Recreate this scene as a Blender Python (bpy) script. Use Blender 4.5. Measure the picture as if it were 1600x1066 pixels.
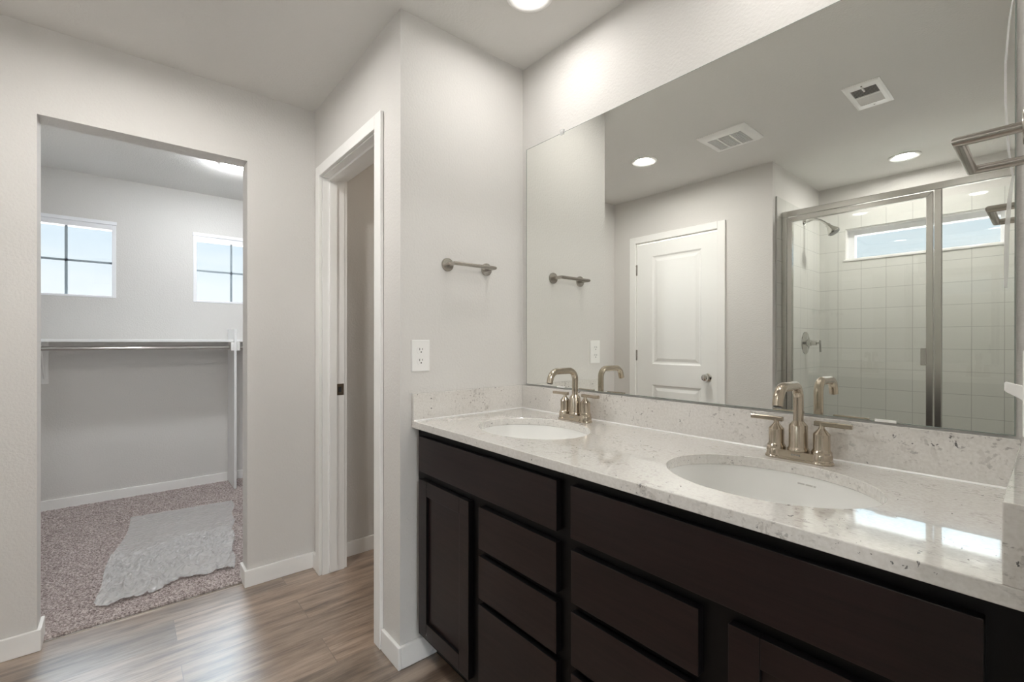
import bpy, bmesh, math, random
import numpy as np
from mathutils import Vector, Matrix, noise

for o in list(bpy.data.objects):
    bpy.data.objects.remove(o)
scene = bpy.context.scene
COL = scene.collection
PI = math.pi

# ------------------------------------------------------------------ camera
cam_data = bpy.data.cameras.new('camera')
cam_data.sensor_fit = 'HORIZONTAL'
cam_data.sensor_width = 36.0
cam_data.lens = 714.21 / 1600 * 36
cam_data.shift_y = 1.31 / 1600
cam_data.clip_start = 0.01
cam = bpy.data.objects.new('camera', cam_data)
COL.objects.link(cam)
yaw, pitch, roll = -0.86902, -0.00085, 0.00093
fw = Vector((math.sin(yaw), math.cos(yaw), 0)); rt = Vector((math.cos(yaw), -math.sin(yaw), 0)); up = Vector((0, 0, 1))
fw2 = fw * math.cos(pitch) + up * math.sin(pitch); up2 = up * math.cos(pitch) - fw * math.sin(pitch)
rt3 = rt * math.cos(roll) + up2 * math.sin(roll); up3 = up2 * math.cos(roll) - rt * math.sin(roll)
cam.matrix_world = Matrix(((rt3.x, up3.x, -fw2.x, 1.55685), (rt3.y, up3.y, -fw2.y, -1.37842),
                           (rt3.z, up3.z, -fw2.z, 1.20913), (0, 0, 0, 1)))
scene.camera = cam

# ------------------------------------------------------------------ exposure
vs = scene.view_settings
vs.view_transform = 'Standard'; vs.look = 'None'; vs.exposure = 1.42; vs.gamma = 1.0; vs.use_curve_mapping = False
scene.cycles.max_bounces = 16
scene.cycles.diffuse_bounces = 8
scene.cycles.glossy_bounces = 10
scene.cycles.transmission_bounces = 10
scene.cycles.transparent_max_bounces = 24
scene.cycles.sample_clamp_indirect = 4.0
scene.cycles.blur_glossy = 0.3

LAMP = 150.0            # radiance of the round downlight lenses
LAMP_COL = (1.0, 0.972, 0.93)
SKY_LOW, SKY_HIGH, GROUND = 0.45, 10.0, 3.0

# ------------------------------------------------------------------ sky
world = bpy.data.worlds.new('sky'); scene.world = world
world.use_nodes = True
nt = world.node_tree; nt.nodes.clear()
def N(nt, t, **kw):
    n = nt.nodes.new(t)
    for k, v in kw.items():
        setattr(n, k, v)
    return n
tc = N(nt, 'ShaderNodeTexCoord')
sep = N(nt, 'ShaderNodeSeparateXYZ'); nt.links.new(tc.outputs['Generated'], sep.inputs[0])
mp = N(nt, 'ShaderNodeMapping'); mp.inputs['Scale'].default_value = (2.0, 2.0, 9.0)
nt.links.new(tc.outputs['Generated'], mp.inputs['Vector'])
cl = N(nt, 'ShaderNodeTexNoise'); cl.inputs['Scale'].default_value = 3.0; cl.inputs['Detail'].default_value = 5.0
nt.links.new(mp.outputs[0], cl.inputs['Vector'])
grad = N(nt, 'ShaderNodeValToRGB')
grad.color_ramp.elements[0].position = 0.06; grad.color_ramp.elements[0].color = (0.86, 0.90, 0.93, 1)
grad.color_ramp.elements[1].position = 0.26; grad.color_ramp.elements[1].color = (0.56, 0.72, 0.86, 1)
nt.links.new(sep.outputs['Z'], grad.inputs[0])
cr = N(nt, 'ShaderNodeValToRGB')
cr.color_ramp.elements[0].position = 0.45; cr.color_ramp.elements[0].color = (0, 0, 0, 1)
cr.color_ramp.elements[1].position = 0.68; cr.color_ramp.elements[1].color = (0.75, 0.75, 0.75, 1)
nt.links.new(cl.outputs['Fac'], cr.inputs[0])
mx = N(nt, 'ShaderNodeMixRGB'); mx.inputs[2].default_value = (0.88, 0.91, 0.93, 1)
nt.links.new(cr.outputs[0], mx.inputs[0]); nt.links.new(grad.outputs[0], mx.inputs[1])
# unseen brightness, added for glare and room light, fills the sky above about 14 degrees; bright ground added below the horizon
sky_boost = N(nt, 'ShaderNodeMapRange'); sky_boost.interpolation_type = 'SMOOTHSTEP'
sky_boost.inputs['From Min'].default_value = 0.212; sky_boost.inputs['From Max'].default_value = 0.62
sky_boost.inputs['To Min'].default_value = SKY_LOW; sky_boost.inputs['To Max'].default_value = SKY_HIGH
nt.links.new(sep.outputs['Z'], sky_boost.inputs['Value'])
gnd = N(nt, 'ShaderNodeMath', operation='LESS_THAN'); gnd.inputs[1].default_value = -0.02
nt.links.new(sep.outputs['Z'], gnd.inputs[0])
gmix = N(nt, 'ShaderNodeMixRGB'); gmix.inputs[2].default_value = (0.80, 0.78, 0.74, 1)
nt.links.new(gnd.outputs[0], gmix.inputs[0]); nt.links.new(mx.outputs[0], gmix.inputs[1])
gst = N(nt, 'ShaderNodeMix'); gst.inputs[3].default_value = GROUND
nt.links.new(gnd.outputs[0], gst.inputs[0]); nt.links.new(sky_boost.outputs[0], gst.inputs[2])
bg = N(nt, 'ShaderNodeBackground')
nt.links.new(gst.outputs[0], bg.inputs['Strength'])
nt.links.new(gmix.outputs[0], bg.inputs[0])
wo = N(nt, 'ShaderNodeOutputWorld'); nt.links.new(bg.outputs[0], wo.inputs[0])

# ------------------------------------------------------------------ materials
def new_mat(name):
    m = bpy.data.materials.new(name); m.use_nodes = True
    nt = m.node_tree; nt.nodes.clear()
    out = N(nt, 'ShaderNodeOutputMaterial')
    return m, nt, out
def principled(name, col, rough=0.5, metal=0.0, spec=0.5, coat=0.0, coat_rough=0.05, ior=None):
    m, nt, out = new_mat(name)
    p = N(nt, 'ShaderNodeBsdfPrincipled')
    p.inputs['Base Color'].default_value = (*col, 1)
    p.inputs['Roughness'].default_value = rough
    p.inputs['Metallic'].default_value = metal
    p.inputs['Specular IOR Level'].default_value = spec
    p.inputs['Coat Weight'].default_value = coat
    p.inputs['Coat Roughness'].default_value = coat_rough
    if ior: p.inputs['IOR'].default_value = ior
    nt.links.new(p.outputs[0], out.inputs[0])
    return m, nt, p
def add_bump(nt, p, height_socket, strength, dist):
    b = N(nt, 'ShaderNodeBump'); b.inputs['Strength'].default_value = strength; b.inputs['Distance'].default_value = dist
    nt.links.new(height_socket, b.inputs['Height']); nt.links.new(b.outputs[0], p.inputs['Normal'])
    return b
def obj_coords(nt, scale=(1, 1, 1), rot=(0, 0, 0), loc=(0, 0, 0)):
    tc = N(nt, 'ShaderNodeTexCoord'); mp = N(nt, 'ShaderNodeMapping')
    mp.inputs['Scale'].default_value = scale; mp.inputs['Rotation'].default_value = rot; mp.inputs['Location'].default_value = loc
    nt.links.new(tc.outputs['Object'], mp.inputs['Vector'])
    return mp.outputs[0]
def noise_tex(nt, vec, scale, detail=3, rough=0.5):
    n = N(nt, 'ShaderNodeTexNoise'); n.inputs['Scale'].default_value = scale
    n.inputs['Detail'].default_value = detail; n.inputs['Roughness'].default_value = rough
    nt.links.new(vec, n.inputs['Vector'])
    return n.outputs['Fac']
def ramp(nt, sock, stops):
    r = N(nt, 'ShaderNodeValToRGB')
    e = r.color_ramp.elements
    while len(e) < len(stops): e.new(0.5)
    for k, (pos, c) in enumerate(stops):
        e[k].position = pos; e[k].color = (*c, 1) if len(c) == 3 else c
    nt.links.new(sock, r.inputs[0])
    return r.outputs[0]
def math_node(nt, op, a, b=None):
    m = N(nt, 'ShaderNodeMath', operation=op)
    for i, v in enumerate((a, b)):
        if v is None: continue
        if isinstance(v, (int, float)): m.inputs[i].default_value = v
        else: nt.links.new(v, m.inputs[i])
    return m.outputs[0]
def mix_col(nt, fac, a, b):
    m = N(nt, 'ShaderNodeMixRGB')
    for i, v in enumerate((fac, a, b)):
        if isinstance(v, (int, float)): m.inputs[i].default_value = v
        elif isinstance(v, tuple): m.inputs[i].default_value = (*v, 1)
        else: nt.links.new(v, m.inputs[i])
    return m.outputs[0]

# painted drywall with a light orange-peel texture
def paint(name, col):
    m, nt, p = principled(name, col, 0.75, spec=0.25)
    v = obj_coords(nt)
    h = noise_tex(nt, v, 110, 2, 0.5)
    add_bump(nt, p, h, 0.32, 0.005)
    return m
M = {}
M['wall'] = paint('wall_paint', (0.675, 0.66, 0.64))
M['ceiling'] = paint('ceiling_paint', (0.71, 0.70, 0.68))
M['closet_paint'] = M['wall']
M['trim'], _, _ = principled('trim_paint', (0.87, 0.865, 0.85), 0.38, spec=0.4)
M['door'], _nt, _p = principled('door_paint', (0.87, 0.87, 0.855), 0.4, spec=0.4)
M['plastic'], _, _ = principled('white_plastic', (0.87, 0.865, 0.85), 0.3)
M['shelf'], _, _ = principled('white_melamine', (0.86, 0.86, 0.86), 0.45)
M['vinyl'], _, _ = principled('white_vinyl', (0.86, 0.87, 0.90), 0.35)
M['muntin'], _, _ = principled('muntin_grey', (0.30, 0.36, 0.40), 0.45)
M['porcelain'], _, _ = principled('porcelain', (0.80, 0.80, 0.78), 0.12, coat=0.4)
M['chrome'], _, _ = principled('chrome', (0.62, 0.61, 0.58), 0.12, 1.0)
M['dark'], _, _ = principled('dark_slot', (0.02, 0.02, 0.02), 0.6)
M['dim'], _, _ = principled('vent_shade_nozzle_grey', (0.26, 0.26, 0.25), 0.7)  # plain grey for nozzles and marks; on vent backings, shade as colour
M['mark'], _, _ = principled('maker_ink', (0.60, 0.59, 0.57), 0.4)

# brushed nickel: fine lengthwise brushing
def nickel(name, col, rough):
    m, nt, p = principled(name, col, rough, 1.0)
    v = obj_coords(nt, (300, 300, 12))
    h = noise_tex(nt, v, 3, 2)
    r = math_node(nt, 'MULTIPLY_ADD', h, 0.05); nt.nodes[-1].inputs[2].default_value = rough - 0.025
    nt.links.new(r, p.inputs['Roughness'])
    return m
M['nickel'] = nickel('brushed_nickel_warm', (0.50, 0.435, 0.355), 0.18)
M['nickel_bar'] = nickel('brushed_nickel_bar', (0.44, 0.41, 0.375), 0.26)
M['nickel_frame'], _, _ = principled('brushed_nickel_frame', (0.56, 0.545, 0.515), 0.26, 1.0)

# espresso stained wood
m, nt, p = principled('espresso_wood', (0.012, 0.008, 0.008), 0.30, spec=0.35)
v = obj_coords(nt, (3, 3, 60))
g = noise_tex(nt, v, 2.2, 5, 0.6)
nt.links.new(ramp(nt, g, [(0.3, (0.0085, 0.0045, 0.0045)), (0.7, (0.019, 0.0095, 0.0092))]), p.inputs['Base Color'])
add_bump(nt, p, g, 0.05, 0.001)
M['wood'] = m
M['shaded_wood'], _, _ = principled('espresso_gap_shade', (0.0028, 0.0022, 0.0025), 0.42, spec=0.25)  # espresso darkened: shade of the gaps put into frame and edge colour

# white quartz with clustered grey flecks
m, nt, p = principled('white_quartz', (0.7, 0.68, 0.65), 0.12, spec=0.5, coat=1.0, coat_rough=0.03); p.inputs['Coat IOR'].default_value = 1.9
v = obj_coords(nt)
def flecks(vec, scale, stretch_seed, lo, hi):
    n1 = noise_tex(nt, vec, scale, 3, 0.65)
    return ramp(nt, n1, [(lo, (0, 0, 0)), (hi, (1, 1, 1))])
vs_ = obj_coords(nt, (1.0, 2.2, 1.6), (0.3, 0.2, 0.5), (3.1, 1.7, 0.4))
f1 = flecks(vs_, 58, 0, 0.585, 0.65)
cl_ = ramp(nt, noise_tex(nt, v, 7.5, 2), [(0.44, (0.06, 0.06, 0.06)), (0.62, (1, 1, 1))])
vs2 = obj_coords(nt, (1.6, 1.0, 1.0), (0.1, 0.7, 1.2), (0.2, 5.2, 2.2))
f2 = flecks(vs2, 30, 1, 0.60, 0.635)
base = ramp(nt, noise_tex(nt, v, 160, 2), [(0.3, (0.66, 0.635, 0.60)), (0.7, (0.75, 0.73, 0.70))])
a1 = math_node(nt, 'MULTIPLY', f1, cl_)
a1 = math_node(nt, 'MULTIPLY', a1, 0.75)
c1 = mix_col(nt, a1, base, (0.30, 0.28, 0.27))
a2 = math_node(nt, 'MULTIPLY', f2, 0.5)
a2 = math_node(nt, 'MULTIPLY', a2, cl_)
c2 = mix_col(nt, a2, c1, (0.42, 0.39, 0.36))
f3 = flecks(obj_coords(nt, (2.0, 1.0, 1.4), (0.9, 0.1, 0.3), (7.7, 1.1, 4.2)), 44, 2, 0.675, 0.70)
c3 = mix_col(nt, math_node(nt, 'MULTIPLY', f3, 0.85), c2, (0.07, 0.065, 0.07))
nt.links.new(c3, p.inputs['Base Color'])
M['quartz'] = m

# vinyl planks running along y
m, nt, p = principled('vinyl_plank', (0.25, 0.2, 0.16), 0.33, spec=0.5)
v = obj_coords(nt, (1, 1, 1), (0, 0, PI / 2))
br = N(nt, 'ShaderNodeTexBrick'); br.offset = 0.37; br.offset_frequency = 2
br.inputs['Scale'].default_value = 1.0
br.inputs['Brick Width'].default_value = 1.22; br.inputs['Row Height'].default_value = 0.18
br.inputs['Mortar Size'].default_value = 0.0012; br.inputs['Mortar Smooth'].default_value = 0.1; br.inputs['Bias'].default_value = 0.0
br.inputs['Color1'].default_value = (0, 0, 0, 1); br.inputs['Color2'].default_value = (1, 1, 1, 1); br.inputs['Mortar'].default_value = (0.5, 0.5, 0.5, 1)
nt.links.new(v, br.inputs['Vector'])
sepc = N(nt, 'ShaderNodeSeparateColor'); nt.links.new(br.outputs['Color'], sepc.inputs[0])
comb = N(nt, 'ShaderNodeCombineXYZ')
nt.links.new(math_node(nt, 'MULTIPLY', sepc.outputs[0], 37.0), comb.inputs[2])
def plank_vec(scale):
    mp_ = N(nt, 'ShaderNodeMapping'); mp_.inputs['Scale'].default_value = scale
    nt.links.new(v, mp_.inputs['Vector'])
    ad = N(nt, 'ShaderNodeVectorMath', operation='ADD')
    nt.links.new(mp_.outputs[0], ad.inputs[0]); nt.links.new(comb.outputs[0], ad.inputs[1])
    return ad.outputs[0]
g1 = noise_tex(nt, plank_vec((2.2, 16, 1)), 1.4, 6, 0.62)
g2 = noise_tex(nt, plank_vec((6, 120, 1)), 1.5, 3, 0.6)
gg = math_node(nt, 'ADD', math_node(nt, 'MULTIPLY', g1, 0.75), math_node(nt, 'MULTIPLY', g2, 0.25))
wood = ramp(nt, gg, [(0.36, (0.095, 0.058, 0.038)), (0.46, (0.235, 0.160, 0.110)), (0.60, (0.40, 0.30, 0.225))])
tone = math_node(nt, 'MULTIPLY_ADD', sepc.outputs[0], 0.45); nt.nodes[-1].inputs[2].default_value = 0.74
hs = N(nt, 'ShaderNodeHueSaturation'); nt.links.new(tone, hs.inputs['Value']); nt.links.new(wood, hs.inputs['Color'])
seam = mix_col(nt, math_node(nt, 'MULTIPLY', br.outputs['Fac'], 0.55), hs.outputs[0], (0.06, 0.045, 0.035))
nt.links.new(seam, p.inputs['Base Color'])
add_bump(nt, p, g2, 0.06, 0.0015)
p.inputs['Coat Weight'].default_value = 1.0; p.inputs['Coat Roughness'].default_value = 0.36; p.inputs['Coat IOR'].default_value = 2.0
M['plank'] = m

# carpet
m, nt, p = principled('carpet_fibre', (0.4, 0.34, 0.33), 1.0, spec=0.05)
v = obj_coords(nt)
n_ = noise_tex(nt, v, 120, 3, 0.75)
n2_ = noise_tex(nt, v, 4, 2, 0.5)
cc = ramp(nt, n_, [(0.34, (0.12, 0.095, 0.092)), (0.50, (0.39, 0.335, 0.325)), (0.64, (0.68, 0.62, 0.605))])
c_ = mix_col(nt, math_node(nt, 'MULTIPLY', n2_, 0.2), cc, (0.30, 0.235, 0.21))
nt.links.new(c_, p.inputs['Base Color'])
M['carpet'] = m

M['bedroom_carpet'], _, _ = principled('bedroom_carpet', (0.42, 0.42, 0.415), 0.95, spec=0.05)

# square ceramic wall tile
def tile_mat(name, rot, loc):
    m, nt, p = principled(name, (0.72, 0.72, 0.69), 0.16, spec=0.5)
    v = obj_coords(nt, (1, 1, 1), rot, loc)
    br = N(nt, 'ShaderNodeTexBrick'); br.offset = 0.0
    br.inputs['Scale'].default_value = 1.0; br.inputs['Brick Width'].default_value = 0.150; br.inputs['Row Height'].default_value = 0.1525
    br.inputs['Mortar Size'].default_value = 0.0018; br.inputs['Mortar Smooth'].default_value = 0.2
    br.inputs['Color1'].default_value = (0.71, 0.71, 0.68, 1); br.inputs['Color2'].default_value = (0.73, 0.73, 0.70, 1)
    br.inputs['Mortar'].default_value = (0.50, 0.50, 0.48, 1)
    nt.links.new(v, br.inputs['Vector']); nt.links.new(br.outputs['Color'], p.inputs['Base Color'])
    inv = math_node(nt, 'SUBTRACT', 1.0, br.outputs['Fac'])
    add_bump(nt, p, inv, 0.3, 0.002)
    return m
# back wall uses x,z as its tile axes; the side walls use y,z
M['tile_back'] = tile_mat('tile_back', (-PI / 2, 0, 0), (-0.457 + 0.150 * 4, -1.464 + 0.1525 * 12, 0))
m_, nt_, p_ = None, None, None
def tile_side(name):
    m, nt, p = principled(name, (0.72, 0.72, 0.69), 0.16, spec=0.5)
    tcn = N(nt, 'ShaderNodeTexCoord'); sp = N(nt, 'ShaderNodeSeparateXYZ'); nt.links.new(tcn.outputs['Object'], sp.inputs[0])
    cb = N(nt, 'ShaderNodeCombineXYZ')
    nt.links.new(math_node(nt, 'ADD', sp.outputs['Y'], 2.957 + 0.0), cb.inputs[0])
    nt.links.new(math_node(nt, 'ADD', sp.outputs['Z'], -1.464 + 0.1525 * 12), cb.inputs[1])
    br = N(nt, 'ShaderNodeTexBrick'); br.offset = 0.0
    br.inputs['Scale'].default_value = 1.0; br.inputs['Brick Width'].default_value = 0.150; br.inputs['Row Height'].default_value = 0.1525
    br.inputs['Mortar Size'].default_value = 0.0018; br.inputs['Mortar Smooth'].default_value = 0.2
    br.inputs['Color1'].default_value = (0.71, 0.71, 0.68, 1); br.inputs['Color2'].default_value = (0.73, 0.73, 0.70, 1)
    br.inputs['Mortar'].default_value = (0.50, 0.50, 0.48, 1)
    nt.links.new(cb.outputs[0], br.inputs['Vector']); nt.links.new(br.outputs['Color'], p.inputs['Base Color'])
    add_bump(nt, p, math_node(nt, 'SUBTRACT', 1.0, br.outputs['Fac']), 0.3, 0.002)
    return m
M['tile_side'] = tile_side('tile_side')

# silvered mirror glass, faintly green
m, nt, out = new_mat('mirror_silver')
gl = N(nt, 'ShaderNodeBsdfGlossy'); gl.inputs['Color'].default_value = (0.92, 0.93, 0.90, 1); gl.inputs['Roughness'].default_value = 0.0
nt.links.new(gl.outputs[0], out.inputs[0]); M['mirror'] = m
M['mirror_edge'], _, _ = principled('mirror_edge', (0.22, 0.25, 0.23), 0.2)

# thin clear glass (panes): transparent with a Fresnel reflection
def thin_glass(name, tint, refl=1.0):
    m, nt, out = new_mat(name)
    tr = N(nt, 'ShaderNodeBsdfTransparent'); tr.inputs[0].default_value = (*tint, 1)
    g = N(nt, 'ShaderNodeBsdfGlossy'); g.inputs['Roughness'].default_value = 0.0; g.inputs[0].default_value = (refl, refl, refl, 1)
    fr = N(nt, 'ShaderNodeFresnel'); fr.inputs['IOR'].default_value = 1.5
    mxs = N(nt, 'ShaderNodeMixShader')
    nt.links.new(fr.outputs[0], mxs.inputs[0]); nt.links.new(tr.outputs[0], mxs.inputs[1]); nt.links.new(g.outputs[0], mxs.inputs[2])
    nt.links.new(mxs.outputs[0], out.inputs[0])
    return m
M['glass'] = thin_glass('window_glass', (0.97, 0.985, 0.985))
M['shower_glass'] = thin_glass('shower_glass', (0.985, 0.99, 0.985))
M['clip'] = thin_glass('clear_plastic', (0.9, 0.9, 0.88))

# clear plastic film lying on the carpet
m, nt, out = new_mat('plastic_film')
tr = N(nt, 'ShaderNodeBsdfTransparent'); tr.inputs[0].default_value = (0.97, 0.97, 0.97, 1)
g = N(nt, 'ShaderNodeBsdfGlossy'); g.inputs['Roughness'].default_value = 0.13; g.inputs[0].default_value = (1, 1, 1, 1)
df = N(nt, 'ShaderNodeBsdfDiffuse'); df.inputs[0].default_value = (0.97, 0.965, 0.965, 1)
fr = N(nt, 'ShaderNodeFresnel'); fr.inputs['IOR'].default_value = 1.5
m1 = N(nt, 'ShaderNodeMixShader'); m1.inputs[0].default_value = 0.36
nt.links.new(tr.outputs[0], m1.inputs[1]); nt.links.new(df.outputs[0], m1.inputs[2])
m2 = N(nt, 'ShaderNodeMixShader')
nt.links.new(fr.outputs[0], m2.inputs[0]); nt.links.new(m1.outputs[0], m2.inputs[1]); nt.links.new(g.outputs[0], m2.inputs[2])
nt.links.new(m2.outputs[0], out.inputs[0]); M['film'] = m

def emitter(name, col, s):
    m, nt, out = new_mat(name)
    e = N(nt, 'ShaderNodeEmission'); e.inputs[0].default_value = (*col, 1); e.inputs[1].default_value = s
    nt.links.new(e.outputs[0], out.inputs[0]); return m
M['lamp'] = emitter('lamp_lens', LAMP_COL, LAMP)
M['vanity_lamp'] = emitter('vanity_lamp_lens', LAMP_COL, LAMP * 0.235)
M['shower_lamp'] = emitter('shower_lamp_lens', LAMP_COL, LAMP * 0.68)
M['toilet_fill_lamp'] = emitter('toilet_fill_lens', (1.0, 0.86, 0.70), LAMP * 0.18)  # unseen lamp added to lift the dark toilet room
M['closet_lamp'] = emitter('closet_lamp_lens', (0.93, 0.97, 1.0), LAMP * 1.1)
M['bedroom_fill_lamp'] = emitter('bedroom_fill_dome', (1.0, 0.98, 0.955), 42.0)  # unseen bedroom lamp, added to send fill light through the doorway

# ------------------------------------------------------------------ mesh helpers
class MB:
    """collects shapes and links them as ONE mesh object"""
    def __init__(s): s.v = []; s.f = []; s.mi = []
    def add(s, verts, faces, mi=0):
        k = len(s.v); s.v += [tuple(q) for q in verts]; s.f += [tuple(i + k for i in f) for f in faces]; s.mi += [mi] * len(faces)
        return s
    def box(s, x0, x1, y0, y1, z0, z1, mi=0):
        if x0 > x1: x0, x1 = x1, x0
        if y0 > y1: y0, y1 = y1, y0
        vs = [(x0, y0, z0), (x1, y0, z0), (x1, y1, z0), (x0, y1, z0), (x0, y0, z1), (x1, y0, z1), (x1, y1, z1), (x0, y1, z1)]
        return s.add(vs, [(3, 2, 1, 0), (4, 5, 6, 7), (0, 1, 5, 4), (1, 2, 6, 5), (2, 3, 7, 6), (3, 0, 4, 7)], mi)
    def quad(s, a, b, c, d, mi=0): return s.add([a, b, c, d], [(0, 1, 2, 3)], mi)
    def rings(s, rings, cap0=True, cap1=True, mi=0):
        n = len(rings[0]); vs = [q for r in rings for q in r]; fs = []
        for i in range(len(rings) - 1):
            for j in range(n):
                a = i * n + j; b = i * n + (j + 1) % n
                fs.append((a, b, b + n, a + n))
        if cap0: fs.append(tuple(reversed(range(n))))
        if cap1: fs.append(tuple(range((len(rings) - 1) * n, len(rings) * n)))
        return s.add(vs, fs, mi)
    def lathe(s, prof, c=(0, 0, 0), axis='z', n=40, cap0=True, cap1=True, mi=0, sx=1.0, sy=1.0):
        rs = []
        for r, h in prof:
            ring = []
            for k in range(n):
                t = 2 * PI * k / n; a, b = r * math.cos(t) * sx, r * math.sin(t) * sy
                if axis == 'z': q = (c[0] + a, c[1] + b, c[2] + h)
                elif axis == 'x': q = (c[0] + h, c[1] + a, c[2] + b)
                else: q = (c[0] + b, c[1] + h, c[2] + a)
                ring.append(q)
            rs.append(ring)
        return s.rings(rs, cap0, cap1, mi)
    def tube(s, path, r, n=20, mi=0):
        path = [Vector(q) for q in path]
        t0 = (path[1] - path[0]).normalized()
        ref = Vector((0, 0, 1)) if abs(t0.z) < 0.9 else Vector((1, 0, 0))
        u = t0.cross(ref).normalized(); w = t0.cross(u).normalized()
        ring = [path[0] + (u * math.cos(2 * PI * k / n) + w * math.sin(2 * PI * k / n)) * r for k in range(n)]
        rings = [ring]
        for i in range(1, len(path)):
            d = (path[i] - path[i - 1]).normalized()
            nn = d if i == len(path) - 1 else (d + (path[i + 1] - path[i]).normalized()).normalized()
            new = []
            for q in ring:
                t = (path[i] - q).dot(nn) / d.dot(nn)
                new.append(q + d * t)
            ring = new; rings.append(ring)
        return s.rings(rings, True, True, mi)
    def build(s, name, mats, parent=None, smooth=None, bevel=0.0, seg=2, label=None):
        me = bpy.data.meshes.new(name); me.from_pydata(s.v, [], s.f)
        mats = mats if isinstance(mats, (list, tuple)) else [mats]
        for m in mats: me.materials.append(m)
        me.polygons.foreach_set('material_index', s.mi)
        bm = bmesh.new(); bm.from_mesh(me); bmesh.ops.recalc_face_normals(bm, faces=bm.faces); bm.to_mesh(me); bm.free()
        if smooth is not None:
            me.polygons.foreach_set('use_smooth', [True] * len(me.polygons))
            me.set_sharp_from_angle(angle=math.radians(smooth))
        o = bpy.data.objects.new(name, me); COL.objects.link(o)
        if bevel:
            b = o.modifiers.new('bevel', 'BEVEL'); b.width = bevel; b.segments = seg; b.limit_method = 'ANGLE'; b.angle_limit = math.radians(50)
        if parent is not None:
            o.parent = parent; o.matrix_parent_inverse = Matrix.Identity(4)
            o.location = Vector((0, 0, 0)) - parent.location
        if label: o['label'] = label
        return o
def tag(o, label, cat, group=None, kind=None):
    o['label'] = label; o['category'] = cat
    if group: o['group'] = group
    if kind: o['kind'] = kind
    return o
def thing(name, label, cat, loc=(0, 0, 0), group=None):
    o = bpy.data.objects.new(name, None); COL.objects.link(o); o.location = loc; o.empty_display_size = 0.05
    return tag(o, label, cat, group)
def struct(o, label=None, cat=None):
    o['kind'] = 'structure'
    if label: o['label'] = label
    if cat: o['category'] = cat
    return o
def sub(mb, name, mat, part, **kw):
    """a piece of a part: parented under a part whose own offset is taken off"""
    o = mb.build(name, mat, None, **kw)
    o.parent = part; o.location = -(part.location + (part.parent.location if part.parent else Vector((0, 0, 0))))
    return o
def wall(name, axis, p0, p1, a0, a1, holes=(), z0=0.0, z1=2.44, mat=None, label='', cat='wall'):
    mb = MB()
    cuts = sorted({a0, a1, *[h[0] for h in holes], *[h[1] for h in holes]})
    zc = sorted({z0, z1, *[h[2] for h in holes], *[h[3] for h in holes]})
    cuts = [c for c in cuts if a0 <= c <= a1]; zc = [c for c in zc if z0 <= c <= z1]
    def inside(a, z): return any(h[0] < a < h[1] and h[2] < z < h[3] for h in holes)
    ok = {}
    for i in range(len(cuts) - 1):
        for k in range(len(zc) - 1):
            ok[i, k] = not inside((cuts[i] + cuts[i + 1]) / 2, (zc[k] + zc[k + 1]) / 2)
    P = lambda a, p, z: (p, a, z) if axis == 'x' else (a, p, z)
    for (i, k), solid in ok.items():
        if not solid: continue
        A, B, Z, W = cuts[i], cuts[i + 1], zc[k], zc[k + 1]
        for p in (p0, p1): mb.quad(P(A, p, Z), P(B, p, Z), P(B, p, W), P(A, p, W))
        for di, a in ((-1, A), (1, B)):
            if not ok.get((i + di, k), False): mb.quad(P(a, p0, Z), P(a, p1, Z), P(a, p1, W), P(a, p0, W))
        for dk, z in ((-1, Z), (1, W)):
            if not ok.get((i, k + dk), False): mb.quad(P(A, p0, z), P(B, p0, z), P(B, p1, z), P(A, p1, z))
    # weld so the slab is one closed shell
    o = mb.build(name, mat or M['wall'])
    bm = bmesh.new(); bm.from_mesh(o.data); bmesh.ops.remove_doubles(bm, verts=bm.verts, dist=1e-5)
    bmesh.ops.recalc_face_normals(bm, faces=bm.faces); bm.to_mesh(o.data); bm.free()
    return struct(o, label, cat)

H = 2.44
XK, XKB = -1.003, -1.114           # closet wall, bathroom face and closet face
YE = -0.603                        # toilet-room front wall
YD = -2.0065                       # wall with the white door
XS, YS = 0.322, -2.957             # shower left and back walls
XR = 1.537                         # right wall
XC = -3.03                         # closet far wall

# ------------------------------------------------------------------ the setting: shell
wall('wall_back', 'y', 0.0, 0.114, 0.0, 1.651, label='pale greige wall carrying the vanity mirror')
wall('wall_left', 'x', -0.114, 0.0, YE, 0.9, label='pale stub wall at the left end of the vanity')
wall('wall_toilet_front', 'y', YE, -0.489, XK, -0.114, [(-0.893, -0.187, -1, 2.075)], label='narrow wall with the doorway to the toilet room')
wall('wall_toilet_back', 'y', 0.9, 1.0, -1.114, 0.0, label='back wall of the toilet room')
wall('wall_closet', 'x', XKB, XK, -2.0065, 0.9, [(-1.643, -0.921, -1, 2.096)], label='greige wall with the open passage to the walk-in closet')
wall('wall_front', 'y', -2.12, YD, XK - 0.111, 0.208, [(-0.766, -0.056, -1, 2.048)], label='wall with the white panel door, seen in the mirror')
wall('wall_shower_left', 'x', 0.208, XS, YS, YD, label='wall at the left of the shower, seen in the mirror')
TT = 0.010
WIN3 = (0.504, 1.363, 1.85, 2.09)
wall('wall_shower_back', 'y', YS - 0.16, YS, 0.208, 1.651, [WIN3], label='back wall of the shower with the long high window')
wall('wall_right', 'x', XR, 1.651, YS, 0.0, [(-1.75, -0.62, -1, 2.08)], label='wall at the right end of the vanity with the entry opening')
W1 = (-1.981, -1.433, 1.534, 2.105); W2 = (-0.952, -0.404, 1.534, 2.105)
wall('wall_closet_far', 'x', XC - 0.13, XC, -2.8, 0.4, [W1, W2], label='closet wall with two small windows above the shelf')
wall('wall_closet_left', 'y', -2.8, -2.7, XC, XKB, label='closet end wall on the left')
wall('wall_closet_left_return', 'x', XKB, XK, -2.8, -2.12, label='closet wall beyond the bathroom')
wall('wall_closet_right', 'y', 0.3, 0.4, XC, XKB, label='closet end wall on the right')
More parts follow.
